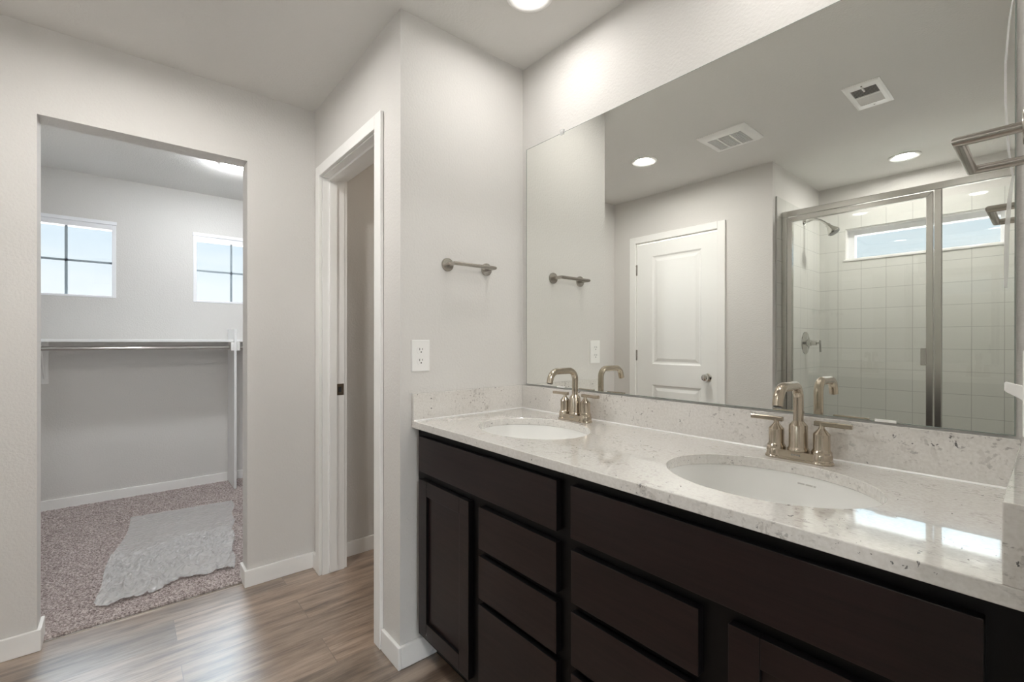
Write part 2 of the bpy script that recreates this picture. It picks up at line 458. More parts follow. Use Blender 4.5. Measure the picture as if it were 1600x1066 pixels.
# bedroom behind the camera, beyond the entry opening
wall('wall_bedroom_right', 'x', 4.6, 4.72, -4.1, 1.1, [(-2.6, -0.8, 0.75, 2.1)], label='bedroom wall with the added daylight window behind the camera')
wall('wall_bedroom_back', 'y', 1.0, 1.1, 1.651, 4.6, label='bedroom wall behind the camera on the left')
wall('wall_bedroom_front', 'y', -4.1, -4.0, 1.651, 4.6, label='bedroom wall behind the camera on the right')
wall('wall_bedroom_left', 'x', 1.537, 1.651, 0.114, 1.0, label='bedroom wall beside the bathroom')
wall('wall_bedroom_left_far', 'x', 1.537, 1.651, -4.0, YS - 0.16, label='bedroom wall beyond the shower')

o = MB().box(XC - 0.2, 4.8, -4.2, 1.2, H, H + 0.12).build('ceiling', M['ceiling']); struct(o, 'flat greige ceiling with round downlights', 'ceiling')
o = MB().box(-1.058, 1.651, -2.95, 0.9, -0.06, 0.0).build('floor', M['plank']); struct(o, 'greyish brown vinyl plank floor', 'floor')
o = MB().box(XC - 0.1, -1.058, -2.8, 0.4, -0.06, 0.0).build('floor_closet', M['trim']); struct(o, 'closet floor under the carpet', 'floor')
o = MB().box(1.651, 4.7, -4.1, 1.1, -0.06, 0.0).build('floor_bedroom', M['bedroom_carpet']); struct(o, 'bedroom floor behind the camera', 'floor')

# carpet pile: a fine ragged surface
def carpet():
    x0, x1, y0, y1 = XC + 0.001, -1.060, -2.69, 0.29
    mb = MB()
    rng = np.random.default_rng(4)
    def patch(xa, xb, ya, yb, st):
        nx = int((xb - xa) / st) + 1; ny = int((yb - ya) / st) + 1
        X, Y = np.meshgrid(np.linspace(xa, xb, nx), np.linspace(ya, yb, ny), indexing='ij')
        Z = 0.009 + rng.random((nx, ny)) * 0.006
        X = X + (rng.random((nx, ny)) - .5) * st * 0.9; Y = Y + (rng.random((nx, ny)) - .5) * st * 0.9
        Z[-1, :] = 0.001; X[-1, :] = xb - 0.004 + rng.random(ny) * 0.006
        vs = np.stack([X, Y, Z], -1).reshape(-1, 3)
        fs = []
        for i in range(nx - 1):
            for j in range(ny - 1):
                a = i * ny + j; fs.append((a, a + ny, a + ny + 1, a + 1))
        return vs, fs
    vs, fs = patch(x0, x1, -2.2, 0.1, 0.0075)
    me = bpy.data.meshes.new('carpet'); me.from_pydata(vs.tolist(), [], fs); me.materials.append(M['carpet'])
    o = bpy.data.objects.new('carpet', me); COL.objects.link(o)
    tag(o, 'speckled pinkish grey carpet covering the closet floor', 'carpet', kind='stuff')
carpet()
o = MB().box(-1.066, -1.050, -1.63, -0.934, 0.0, 0.004).build('trim_threshold', M['nickel_bar']); struct(o, 'thin strip where carpet meets plank floor', 'trim')

# ------------------------------------------------------------------ baseboards
BH, BT = 0.083, 0.013
def base(name, segs, label):
    mb = MB()
    for (x0, x1, y0, y1) in segs: mb.box(x0, x1, y0, y1, 0.0, BH)
    return struct(mb.build(name, M['trim'], bevel=0.003), label, 'baseboard')
base('baseboard_left', [(0, BT, YE, -0.447), (-0.138, BT, YE - BT, YE)], 'white baseboard round the stub wall beside the vanity')
base('baseboard_closet_wall_right', [(XK, XK + BT, -0.921 - BT, YE), (XKB, XK, -0.921 - BT, -0.921), (XK + BT, -0.937, YE - BT, YE)], 'white baseboard right of the closet passage')
base('baseboard_closet_wall_left', [(XK, XK + BT, YD, -1.643 + BT), (XKB, XK, -1.643, -1.643 + BT)], 'white baseboard left of the closet passage')
base('baseboard_closet_far', [(XC, XC + BT, -2.7, -0.709)], 'white baseboard under the closet shelf')
base('baseboard_closet_far_right', [(XC, XC + BT, -0.69, 0.3)], 'white baseboard right of the closet divider panel')
base('baseboard_toilet', [(XK, XK + BT, -0.489, 0.9)], 'white baseboard inside the toilet room')
base('baseboard_front', [(XK, -0.825, YD, YD + BT), (0.006, XS, YD, YD + BT)], 'white baseboard beside the panel door')

# ------------------------------------------------------------------ toilet-room doorway trim
mb = MB()
mb.box(-0.893, -0.875, YE, -0.489, 0, 2.073); mb.box(-0.205, -0.187, YE, -0.489, 0, 2.073); mb.box(-0.875, -0.205, YE, -0.489, 2.055, 2.073)
jamb = struct(mb.build('trim_1', M['trim'], bevel=0.001), 'white door frame of the toilet-room doorway', 'door frame')
mb = MB()
mb.box(-0.937, -0.880, YE - 0.016, YE - 0.0005, 0, 2.115); mb.box(-0.200, -0.141, YE - 0.016, YE - 0.0005, 0, 2.115); mb.box(-0.880, -0.200, YE - 0.016, YE - 0.0005, 2.060, 2.115)
mb.build('casing', M['trim'], jamb, bevel=0.003)
mb = MB()
mb.box(-0.937, -0.880, -0.4885, -0.473, 0, 2.115); mb.box(-0.200, -0.141, -0.4885, -0.473, 0, 2.115); mb.box(-0.880, -0.200, -0.4885, -0.473, 2.060, 2.115)
mb.build('casing', M['trim'], jamb, bevel=0.003)
mb = MB()
mb.box(-0.875, -0.863, -0.570, -0.532, 0.012, 2.055); mb.box(-0.217, -0.205, -0.570, -0.532, 0.012, 2.055); mb.box(-0.863, -0.217, -0.570, -0.532, 2.043, 2.055)
mb.build('door_stop', M['trim'], jamb, bevel=0.0015)
M['bronze'], _, _ = principled('bronze_plate', (0.20, 0.16, 0.12), 0.35, 1.0)
sp = MB().box(-0.8748, -0.8735, -0.531, -0.493, 0.925, 0.985).build('strike_plate', M['bronze'], jamb, bevel=0.0006, label='dark metal strike plate')
sub(MB().box(-0.8736, -0.8731, -0.522, -0.506, 0.941, 0.969), 'latch_hole', M['dark'], sp)

# ------------------------------------------------------------------ white door opposite the mirror
def panel_door():
    x0, x1, zt = -0.761, -0.0615, 2.036
    yf = YD - 0.004                       # room face of the door
    xa, xb = -0.615, -0.187
    # front face with two recessed raised panels
    mb = MB()
    panels = [(1.021, 1.926), (0.12, 0.848)]
    zs = [0.008, panels[1][0], panels[1][1], panels[0][0], panels[0][1], zt]
    xs = [x0, xa, xb, x1]
    for i in range(3):
        for k in range(5):
            if i == 1 and k in (1, 3): continue
            mb.quad((xs[i], yf, zs[k]), (xs[i + 1], yf, zs[k]), (xs[i + 1], yf, zs[k + 1]), (xs[i], yf, zs[k + 1]))
    for za, zb in panels:
        loops = []
        for ins, dep in ((0, 0), (0.012, 0.009), (0.024, 0.010), (0.048, 0.003)):
            loops.append([(xa + ins, yf - dep, za + ins), (xb - ins, yf - dep, za + ins), (xb - ins, yf - dep, zb - ins), (xa + ins, yf - dep, zb - ins)])
        mb.rings(loops, False, True)
    yb = yf - 0.035
    mb.quad((x0, yb, 0.008), (x1, yb, 0.008), (x1, yb, zt), (x0, yb, zt))
    for a, b in (((x0, 0.008), (x1, 0.008)), ((x1, 0.008), (x1, zt)), ((x1, zt), (x0, zt)), ((x0, zt), (x0, 0.008))):
        mb.quad((a[0], yf, a[1]), (b[0], yf, b[1]), (b[0], yb, b[1]), (a[0], yb, a[1]))
    d = mb.build('door_1', M['door'])
    struct(d, 'white two-panel door reflected in the mirror', 'door')
    kb = MB().lathe([(0.030, 0), (0.030, 0.004), (0.026, 0.007), (0.011, 0.009), (0.011, 0.026), (0.020, 0.032), (0.0265, 0.042), (0.0268, 0.052), (0.022, 0.061), (0.008, 0.066), (0.002, 0.066)], (-0.133, yf, 0.937), 'y', 32)
    kb.build('door_knob', M['chrome'], d, smooth=40, label='satin nickel door knob')
    for z in (1.823, 1.092, 0.30):
        hb = MB().box(-0.7655, -0.7585, yf - 0.002, yf + 0.006, z - 0.045, z + 0.045)
        hb.lathe([(0.006, -0.046), (0.006, 0.046)], (-0.763, yf + 0.006, z), 'z', 14)
        if z > 1.8:
            hb.box(-0.790, -0.763, yf + 0.009, yf + 0.013, z + 0.030, z + 0.036)
            hb.lathe([(0.007, 0), (0.007, 0.01)], (-0.792, yf + 0.004, z + 0.033), 'y', 12)
        hb.build('hinge', M['nickel_bar'], d, smooth=40, label='dark nickel hinge')
    lp = MB().box(-0.0605, -0.0585, yf - 0.024, yf + 0.001, 0.912, 0.962).build('latch_plate', M['nickel_bar'], d)
    # frame
    mb = MB()
    mb.box(-0.766, -0.7625, -2.12, YD, 0, 2.048); mb.box(-0.0595, -0.056, -2.12, YD, 0, 2.048); mb.box(-0.7625, -0.0595, -2.12, YD, 2.0455, 2.048)
    fr = struct(mb.build('trim_2', M['trim']), 'white frame round the panel door', 'door frame')
    mb = MB()
    mb.box(-0.825, -0.768, YD, YD + 0.016, 0, 2.105); mb.box(-0.054, 0.004, YD, YD + 0.016, 0, 2.105); mb.box(-0.768, -0.054, YD, YD + 0.016, 2.050, 2.105)
    mb.build('casing', M['trim'], fr, bevel=0.003)
panel_door()

# ------------------------------------------------------------------ windows
def closet_window(name, y0, y1, z0, z1, label):
    mb = MB(); fw_ = 0.024
    xi = XC + 0.004; xo = XC - 0.06
    mb.box(xo, xi, y0, y0 + fw_, z0, z1); mb.box(xo, xi, y1 - fw_, y1, z0, z1)
    mb.box(xo, xi, y0 + fw_, y1 - fw_, z0, z0 + 0.015)
    mb.box(xo, xi, y0 + fw_, y1 - fw_, z1 - 0.058, z1)
    w = struct(mb.build(name, M['vinyl'], bevel=0.002), label, 'window')
    MB().box(XC, XC + 0.014, y0 - 0.004, y1 + 0.004, z1 - 0.022, z1 + 0.004).build('head_trim', M['vinyl'], w, bevel=0.002)
    xm = XC - 0.034
    MB().box(xm - 0.003, xm + 0.003, y0 + fw_, y1 - fw_, z0 + 0.015, z1 - 0.058).build('pane', M['glass'], w)
    zc = 1.798; yc = (y0 + y1) / 2
    mb = MB()
    mb.box(xm + 0.004, xm + 0.012, yc - 0.008, yc + 0.008, z0 + 0.015, z1 - 0.058)
    mb.box(xm + 0.004, xm + 0.012, y0 + fw_, y1 - fw_, zc - 0.008, zc + 0.008)
    mb.build('muntin', M['muntin'], w, label='grey cross-shaped muntin')
closet_window('window_1', *W1, 'left small four-lite window above the closet shelf')
closet_window('window_2', *W2, 'right small four-lite window above the closet shelf, cut by the jamb')
def shower_window():
    x0, x1, z0, z1 = WIN3
    yo = YS - 0.12; yi = YS - 0.055
    mb = MB(); f = 0.028
    mb.box(x0, x0 + f + 0.018, yo, yi, z0, z1); mb.box(x1 - f, x1, yo, yi, z0, z1)
    mb.box(x0 + f + 0.018, x1 - f, yo, yi, z0, z0 + f * .6); mb.box(x0 + f + 0.018, x1 - f, yo, yi, z1 - 0.046, z1)
    w = struct(mb.build('window_3', M['vinyl'], bevel=0.002), 'long high window in the shower, seen in the mirror', 'window')
    ym = (yo + yi) / 2
    MB().box(x0 + f + 0.018, x1 - f, ym - 0.003, ym + 0.003, z0 + f * .6, z1 - 0.046).build('pane', M['glass'], w)
    mb = MB()   # white liner of the opening
    t = 0.006
    mb.box(x0, x0 + t, yi, YS, z0, z1); mb.box(x1 - t, x1, yi, YS, z0, z1); mb.box(x0 + t, x1 - t, yi, YS, z1 - t, z1); mb.box(x0 + t, x1 - t, yi, YS, z0, z0 + t)
    mb.build('liner', M['plastic'], w)
    MB().box(x0 - 0.012, x1 + 0.012, YS + TT, YS + TT + 0.006, z0 - 0.014, z0 + 0.001).build('sill_edge', M['plastic'], w, bevel=0.002)
shower_window()
def added_bedroom_window():  # unseen window, added to bring daylight through the entry opening
    mb = MB(); y0, y1, z0, z1 = -2.6, -0.8, 0.75, 2.1
    for a, b, c, d in ((y0, y0 + .05, z0, z1), (y1 - .05, y1, z0, z1), (y0 + .05, y1 - .05, z0, z0 + .05), (y0 + .05, y1 - .05, z1 - .05, z1), (-1.725, -1.675, z0 + .05, z1 - .05)):
        mb.box(4.62, 4.68, a, b, c, d)
    w = struct(mb.build('window_4', M['vinyl']), 'added bedroom window behind the camera', 'window')
    MB().box(4.648, 4.652, y0 + .05, y1 - .05, z0 + .05, z1 - .05).build('pane', M['glass'], w)
added_bedroom_window()

# ------------------------------------------------------------------ shower tile and pan
ZT = 2.21
wall('wall_shower_back_tile', 'y', YS, YS + TT, XS + TT, XR - TT, [WIN3], 0.0, ZT, M['tile_back'], 'white square tile on the shower back wall')
wall('wall_shower_left_tile', 'x', XS, XS + TT, YS, -2.056, (), 0.0, ZT, M['tile_side'], 'white square tile on the shower side wall')
wall('wall_shower_right_tile', 'x', XR - TT, XR, YS, -2.056, (), 0.0, ZT, M['tile_side'], 'white square tile at the far end of the shower')
mb = MB().box(XS + TT, XR - TT, -2.20, -2.10, 0.0, 0.10).box(XS + TT, XR - TT, YS + TT, -2.20, 0.0, 0.03)
struct(mb.build('trim_shower_pan', M['porcelain'], bevel=0.008), 'white shower pan and curb', 'shower pan')

# ------------------------------------------------------------------ shower enclosure
def shower_enclosure():
    t = thing('shower_enclosure', 'brushed nickel framed glass shower door and panel reflected in the mirror', 'shower door', (0.93, -2.15, 0.10))
    y0, y1 = -2.165, -2.135
    xl, xr = XS + TT, XR - TT
    MB().box(xl, xr, y0, y1, 2.072, 2.112).build('header', M['nickel_frame'], t, bevel=0.003)
    MB().box(xl, xl + 0.033, y0, y1, 0.10, 2.072).build('wall_jamb', M['nickel_frame'], t, bevel=0.003)
    MB().box(xr - 0.025, xr, y0, y1, 0.10, 2.072).build('wall_jamb', M['nickel_frame'], t, bevel=0.003)
    MB().box(1.122, 1.154, y0, y1, 0.10, 2.072).build('post', M['nickel_frame'], t, bevel=0.003)
    MB().box(xl + 0.033, xr - 0.025, y0, y1, 0.10, 0.125).build('sill_rail', M['nickel_frame'], t, bevel=0.003)
    ym = -2.150
    MB().box(1.154, xr - 0.025, ym - 0.003, ym + 0.003, 0.125, 2.072).build('fixed_pane', M['shower_glass'], t)
    # hinged door with its own frame, mitred
    a, b, c, d = xl + 0.037, 1.118, 0.135, 2.066; f = 0.030
    mb = MB()
    yo, yi = y0 + 0.002, y1 + 0.004
    for rect in ([(a, c), (b, c), (b - f, c + f), (a + f, c + f)], [(b, c), (b, d), (b - f, d - f), (b - f, c + f)],
                 [(b, d), (a, d), (a + f, d - f), (b - f, d - f)], [(a, d), (a, c), (a + f, c + f), (a + f, d - f)]):
        mb.rings([[(q[0], yo, q[1]) for q in rect], [(q[0], yi, q[1]) for q in rect]])
    dr = mb.build('door_frame', M['nickel_frame'], t, bevel=0.002)
    sub(MB().box(a + f, b - f, ym - 0.003, ym + 0.003, c + f, d - f), 'door_pane', M['shower_glass'], dr)
    sub(MB().box(1.066, 1.090, -2.140, -2.116, 1.075, 1.173), 'pull_handle', M['nickel_frame'], dr, bevel=0.003)
shower_enclosure()

# shower head and valve
def shower_head():
    xw = XS + TT; y = -2.584; z = 2.121
    t = thing('overhead_shower', 'chrome shower head on a curved arm high in the shower', 'shower head', (xw, y, z))
    MB().lathe([(0.030, 0), (0.028, 0.006), (0.016, 0.012), (0.012, 0.014)], (xw, y, z), 'x', 28).build('flange', M['chrome'], t, smooth=40)
    path = [(xw + 0.005, y, z)]
    for k in range(13):
        q = k / 12; path.append((xw + 0.02 + 0.13 * q, y, z + 0.014 * math.sin(q * PI * .75) - 0.085 * max(0, q - 0.25) ** 1.5))
    MB().tube(path, 0.0095, 16).build('arm', M['chrome'], t, smooth=50)
    e = Vector(path[-1]); dirv = Vector((0.56, 0, -0.83)).normalized()
    prof = [(0.011, 0.0), (0.017, 0.008), (0.016, 0.022), (0.022, 0.034), (0.040, 0.070), (0.042, 0.078), (0.036, 0.084), (0.004, 0.084)]
    side = Vector((0, 1, 0)); u = dirv.cross(side)
    rings = [[e + dirv * h + (side * math.cos(2 * PI * k / 32) + u * math.sin(2 * PI * k / 32)) * r for k in range(32)] for r, h in prof]
    hd = MB().rings(rings).build('spray_head', M['chrome'], t, smooth=40)
    fc = [[e + dirv * h + (side * math.cos(2 * PI * k / 28) + u * math.sin(2 * PI * k / 28)) * r for k in range(28)] for r, h in ((0.035, 0.0845), (0.033, 0.0865), (0.003, 0.0865))]
    sub(MB().rings(fc), 'spray_face', M['dim'], hd, label='grey nozzle face')
shower_head()
def shower_valve():
    xw = XS + TT; y = -2.616; z = 1.200
    t = thing('shower_valve', 'round chrome shower valve with lever on the tiled wall', 'shower valve', (xw, y, z))
    MB().lathe([(0.086, 0), (0.085, 0.004), (0.070, 0.009), (0.030, 0.012), (0.027, 0.014)], (xw, y, z), 'x', 40).build('escutcheon', M['chrome'], t, smooth=40)
    h = MB().lathe([(0.026, 0.012), (0.024, 0.040), (0.019, 0.043), (0.019, 0.075), (0.008, 0.078), (0.008, 0.096)], (xw, y, z), 'x', 28).build('handle', M['chrome'], t, smooth=40)
    sub(MB().tube([(xw + 0.098, y, z + 0.020), (xw + 0.100, y, z - 0.068)], 0.0065, 14), 'lever', M['chrome'], h, smooth=50)
shower_valve()

# ------------------------------------------------------------------ vanity cabinet
YFR, YFT = -0.527, -0.546
def vanity():
    t = thing('vanity_cabinet', 'espresso stained double vanity cabinet under the quartz top', 'vanity cabinet', (0.7685, -0.27, 0))
    mb = MB(); w = M['shaded_wood']
    e = 0.002
    mb.box(e, 0.018, -0.508, -0.004, 0.10, 0.8845); mb.box(XR - 0.018, XR - e, -0.508, -0.004, 0.10, 0.8845)
    mb.box(0.018, XR - 0.018, -0.508, -0.004, 0.10, 0.118); mb.box(0.018, XR - 0.018, -0.016, -0.004, 0.118, 0.8845)
    mb.build('carcass', w, t)
    MB().box(e, XR - e, YFR, -0.508, 0.10, 0.8845).build('face_frame', w, t, bevel=0.001)
    MB().box(e, XR - e, -0.455, -0.44, 0.0, 0.10).build('toe_kick', w, t)
    two = [M['wood'], M['shaded_wood']]            # stained face, near-black edges with the gap shade in their colour
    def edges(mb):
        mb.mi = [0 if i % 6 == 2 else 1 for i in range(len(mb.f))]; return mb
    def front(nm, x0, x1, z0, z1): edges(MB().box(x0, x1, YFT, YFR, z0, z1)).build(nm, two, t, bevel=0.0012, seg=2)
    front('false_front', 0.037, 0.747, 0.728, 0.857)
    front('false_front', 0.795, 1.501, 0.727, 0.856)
    for x0, x1 in ((0.413, 0.746), (0.796, 1.122)):
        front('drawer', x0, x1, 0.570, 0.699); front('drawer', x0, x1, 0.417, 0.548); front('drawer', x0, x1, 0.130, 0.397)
    for x0, x1 in ((0.037, 0.358), (1.178, 1.501)):
        s = 0.054; z0, z1 = 0.130, 0.699
        mb = MB()
        g = 0.0004
        mb.box(x0, x0 + s, YFT, YFR, z0, z1); mb.box(x1 - s, x1, YFT, YFR, z0, z1)
        mb.box(x0 + s + g, x1 - s - g, YFT + .0003, YFR, z1 - s, z1); mb.box(x0 + s + g, x1 - s - g, YFT + .0003, YFR, z0, z0 + s)
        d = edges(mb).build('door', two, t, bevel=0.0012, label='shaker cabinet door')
        sub(MB().box(x0 + s, x1 - s, YFT + 0.010, YFR, z0 + s, z1 - s), 'panel', M['wood'], d)
vanity()

# ------------------------------------------------------------------ quartz countertop with oval cut-outs
ZC = 0.9113; ZB = 0.8853
SINKS = ((0.393, -0.300), (1.143, -0.300)); SA, SB = 0.213, 0.172
def counter():
    bm = bmesh.new()
    n = 96
    def loops(z):
        es = []
        rect = [bm.verts.new(q) for q in ((0.0005, -0.5584, z), (XR - 0.0005, -0.5584, z), (XR - 0.0005, -0.0005, z), (0.0005, -0.0005, z))]
        es += [bm.edges.new((rect[i], rect[(i + 1) % 4])) for i in range(4)]
        ov = []
        for cx, cy in SINKS:
            vv = [bm.verts.new((cx + SA * math.cos(2 * PI * k / n), cy + SB * math.sin(2 * PI * k / n), z)) for k in range(n)]
            es += [bm.edges.new((vv[k], vv[(k + 1) % n])) for k in range(n)]
            ov.append(vv)
        bmesh.ops.triangle_fill(bm, use_beauty=True, use_dissolve=False, edges=es)
        return rect, ov
    r1, o1 = loops(ZC); r0, o0 = loops(ZB)
    # drop any faces triangulated across the ovals
    for f in list(bm.faces):
        c = f.calc_center_median()
        if any(((c.x - cx) / SA) ** 2 + ((c.y - cy) / SB) ** 2 < 0.97 for cx, cy in SINKS): bm.faces.remove(f)
    for i in range(4): bm.faces.new((r1[i], r1[(i + 1) % 4], r0[(i + 1) % 4], r0[i]))
    for a, b in zip(o1, o0):
        for k in range(n): bm.faces.new((a[k], a[(k + 1) % n], b[(k + 1) % n], b[k]))
    bmesh.ops.recalc_face_normals(bm, faces=bm.faces)
    me = bpy.data.meshes.new('countertop'); bm.to_mesh(me); bm.free()
    me.materials.append(M['quartz'])
    o = bpy.data.objects.new('countertop', me); COL.objects.link(o)
    b = o.modifiers.new('bevel', 'BEVEL'); b.width = 0.002; b.segments = 3; b.limit_method = 'ANGLE'; b.angle_limit = math.radians(50)
    tag(o, 'white quartz countertop with grey flecks and low splashes on the vanity', 'countertop')
    zt = 1.0135
    MB().box(0.0187, XR - 0.0207, -0.018, -0.0005, ZC + 0.0002, zt).build('backsplash', M['quartz'], o, bevel=0.0012)
    MB().box(0.0005, 0.018, -0.5583, -0.0005, ZC + 0.0002, zt).build('side_splash', M['quartz'], o, bevel=0.0012)
    MB().box(XR - 0.020, XR - 0.0005, -0.5583, -0.0005, ZC + 0.0002, zt).build('side_splash', M['quartz'], o, bevel=0.0012)
    # pale bead of caulk along the splashes
    mb = MB()
    def bead(p, q, u, w):
        r = 0.0035
        p = Vector(p); q = Vector(q); u = Vector(u) * r; w = Vector(w) * r
        mb.rings([[p, p + u, p + w], [q, q + u, q + w]])
    z = ZC + 0.0003
    bead((0.018, -0.0182, z), (XR - 0.02, -0.0182, z), (0, -1, 0), (0, 0, 1))
    bead((0.0182, -0.556, z), (0.0182, -0.018, z), (1, 0, 0), (0, 0, 1))
    mb.build('caulk_bead', M['plastic'], o)
counter()

def sink(cx, cy, label, logo):
    t = thing('sink', label, 'sink', (cx, cy, ZB), 'oval undermount sinks')
    n = 72; mb = MB()
    prof = [(1.0 + 0.03 / SA, -0.0003), (1.012, -0.0003), (1.006, -0.006), (0.985, -0.022), (0.955, -0.050), (0.90, -0.090), (0.80, -0.122), (0.60, -0.143), (0.35, -0.150), (0.11, -0.152)]
    outer = [(0.11, -0.164), (0.40, -0.162), (0.68, -0.152), (0.88, -0.130), (0.98, -0.095), (1.03, -0.05), (1.045, -0.014), (1.0 + 0.03 / SA, -0.012)]
    rings = []
    for s, h in prof + outer:
        rings.append([(cx + SA * s * math.cos(2 * PI * k / n), cy + SB * s * math.sin(2 * PI * k / n), ZB + h) for k in range(n)])
    rings.append(rings[0])
    mb.rings(rings, False, False)
    b = mb.build('basin', M['porcelain'], t, smooth=60)
    MB().lathe([(0.0235, 0), (0.0235, 0.003), (0.018, 0.004), (0.016, 0.001), (0.004, 0.001)], (cx, cy, ZB - 0.1525), 'z', 28).build('drain', M['chrome'], t, smooth=40, label='round metal drain')
    if logo:
        # worn maker's mark fired on the back of the bowl: a row of tiny strokes
        mb = MB(); rng = random.Random(3)
        k = 0; th = math.radians(86)
        for i in range(16):
            a = th - 0.0115 * i * 1.05
            s, h = 0.986, -0.021
            x = cx + SA * (s - 0.004) * math.cos(a); y = cy + SB * (s - 0.004) * math.sin(a)
            x2 = cx + SA * (s - 0.0015) * math.cos(a - 0.008); y2 = cy + SB * (s - 0.0015) * math.sin(a - 0.008)
            if i % 7 == 6: continue
            hh = 0.0036
            mb.rings([[(x, y, ZB + h), (x2, y2, ZB + h), (x2, y2, ZB + h + hh), (x, y, ZB + h + hh)], [(x, y - .0006, ZB + h), (x2, y2 - .0006, ZB + h), (x2, y2 - .0006, ZB + h + hh), (x, y - .0006, ZB + h + hh)]])
        sub(mb, 'maker_mark', M['mark'], b, label='tiny faint grey mark')
sink(*SINKS[0], 'oval white sink nearest the stub wall with the outlet', False)
sink(*SINKS[1], 'oval white sink nearer the camera, by the right end splash', True)

# ------------------------------------------------------------------ faucets
def faucet(cx, cy, label):
    z0 = ZC + 0.0003
    t = thing('faucet', label, 'faucet', (cx, cy, z0), 'brushed nickel two-handle faucets')
    def stadium(half, r, z, n=20):
        ring = []
        for k in range(n + 1):
            a = -PI / 2 + PI * k / n; ring.append((cx + half + r * math.cos(a), cy + r * math.sin(a), z0 + z))
        for k in range(n + 1):
            a = PI / 2 + PI * k / n; ring.append((cx - half + r * math.cos(a), cy + r * math.sin(a), z0 + z))
        return ring
    hs = 0.0508
    bpm = MB().rings([stadium(hs, r, z) for r, z in ((0.0225, 0), (0.0225, 0.003), (0.0200, 0.006), (0.0195, 0.022), (0.0185, 0.0233))])
    for s in (-1, 1):
        bpm.lathe([(0.0258, 0.0), (0.0260, 0.003), (0.0248, 0.0055), (0.0232, 0.0075), (0.0226, 0.0215), (0.0215, 0.0236)], (cx + s * hs, cy, z0), 'z', 36)
    bpm.build('base_plate', M['nickel'], t, smooth=35)
    # pale engraved strip on the front of the plate
    mb = MB()
    for i in range(6):
        mb.box(cx - 0.010 + i * 0.0036, cx - 0.0078 + i * 0.0036, cy - 0.0202, cy - 0.0190, z0 + 0.0125, z0 + 0.0165)
    bp = t.children[0]
    sub(mb, 'maker_mark', M['dim'], bp, label='tiny engraved mark')
    for s in (-1, 1):
        hx = cx + s * hs
        h = MB().lathe([(0.0218, 0.0235), (0.0218, 0.029), (0.0192, 0.033), (0.0180, 0.036), (0.0180, 0.072), (0.0165, 0.0745), (0.0075, 0.085), (0.0062, 0.088), (0.0062, 0.098)], (hx, cy, z0), 'z', 32).build('handle', M['nickel'], t, smooth=30)
        mb = MB(); y = cy; z = z0 + 0.0975
        pr = lambda x: [(x, y + q[0], z + q[1]) for q in ((-0.0060, -0.004), (-0.0045, -0.0055), (0.0045, -0.0055), (0.0060, -0.004), (0.0060, 0.004), (0.0045, 0.0055), (-0.0045, 0.0055), (-0.0060, 0.004))]
        mb.rings([pr(hx - s * 0.0155), pr(hx + s * 0.062)])
        sub(mb, 'lever', M['nickel'], h, bevel=0.0006)
    sp = MB().lathe([(0.0240, 0.0235), (0.0240, 0.028), (0.0215, 0.032), (0.0208, 0.034), (0.0208, 0.086), (0.0195, 0.0885), (0.0128, 0.097), (0.0118, 0.0985)], (cx, cy, z0), 'z', 36)
    path = [(cx, cy, z0 + 0.09), (cx, cy, z0 + 0.155)]
    zt = 0.1885; R1 = 0.032
    for k in range(0, 11):
        a = PI / 2 * k / 10; path.append((cx, cy - R1 + R1 * math.cos(a), z0 + zt - R1 + R1 * math.sin(a)))
    R2 = 0.034; ys = cy - 0.098; amax = math.radians(74)
    for k in range(0, 11):
        a = amax * k / 10; path.append((cx, ys - R2 * math.sin(a), z0 + zt - R2 + R2 * math.cos(a)))
    d = Vector((0, -math.cos(amax), -math.sin(amax))); e = Vector(path[-1]) + d * 0.018
    path.append(tuple(e))
    sp.tube(path, 0.0116, 24)
    s = sp.build('spout', M['nickel'], t, smooth=35)
    mb = MB(); side = Vector((1, 0, 0)); u = d.cross(side)
    mb.rings([[e + d * h + (side * math.cos(2 * PI * k / 20) + u * math.sin(2 * PI * k / 20)) * r for k in range(20)] for r, h in ((0.0085, -0.002), (0.0085, 0.0012))])
    sub(mb, 'aerator', M['dark'], s)
faucet(0.393, -0.083, 'brushed nickel faucet behind the sink nearest the stub wall')
faucet(1.143, -0.083, 'brushed nickel faucet behind the sink nearer the camera')

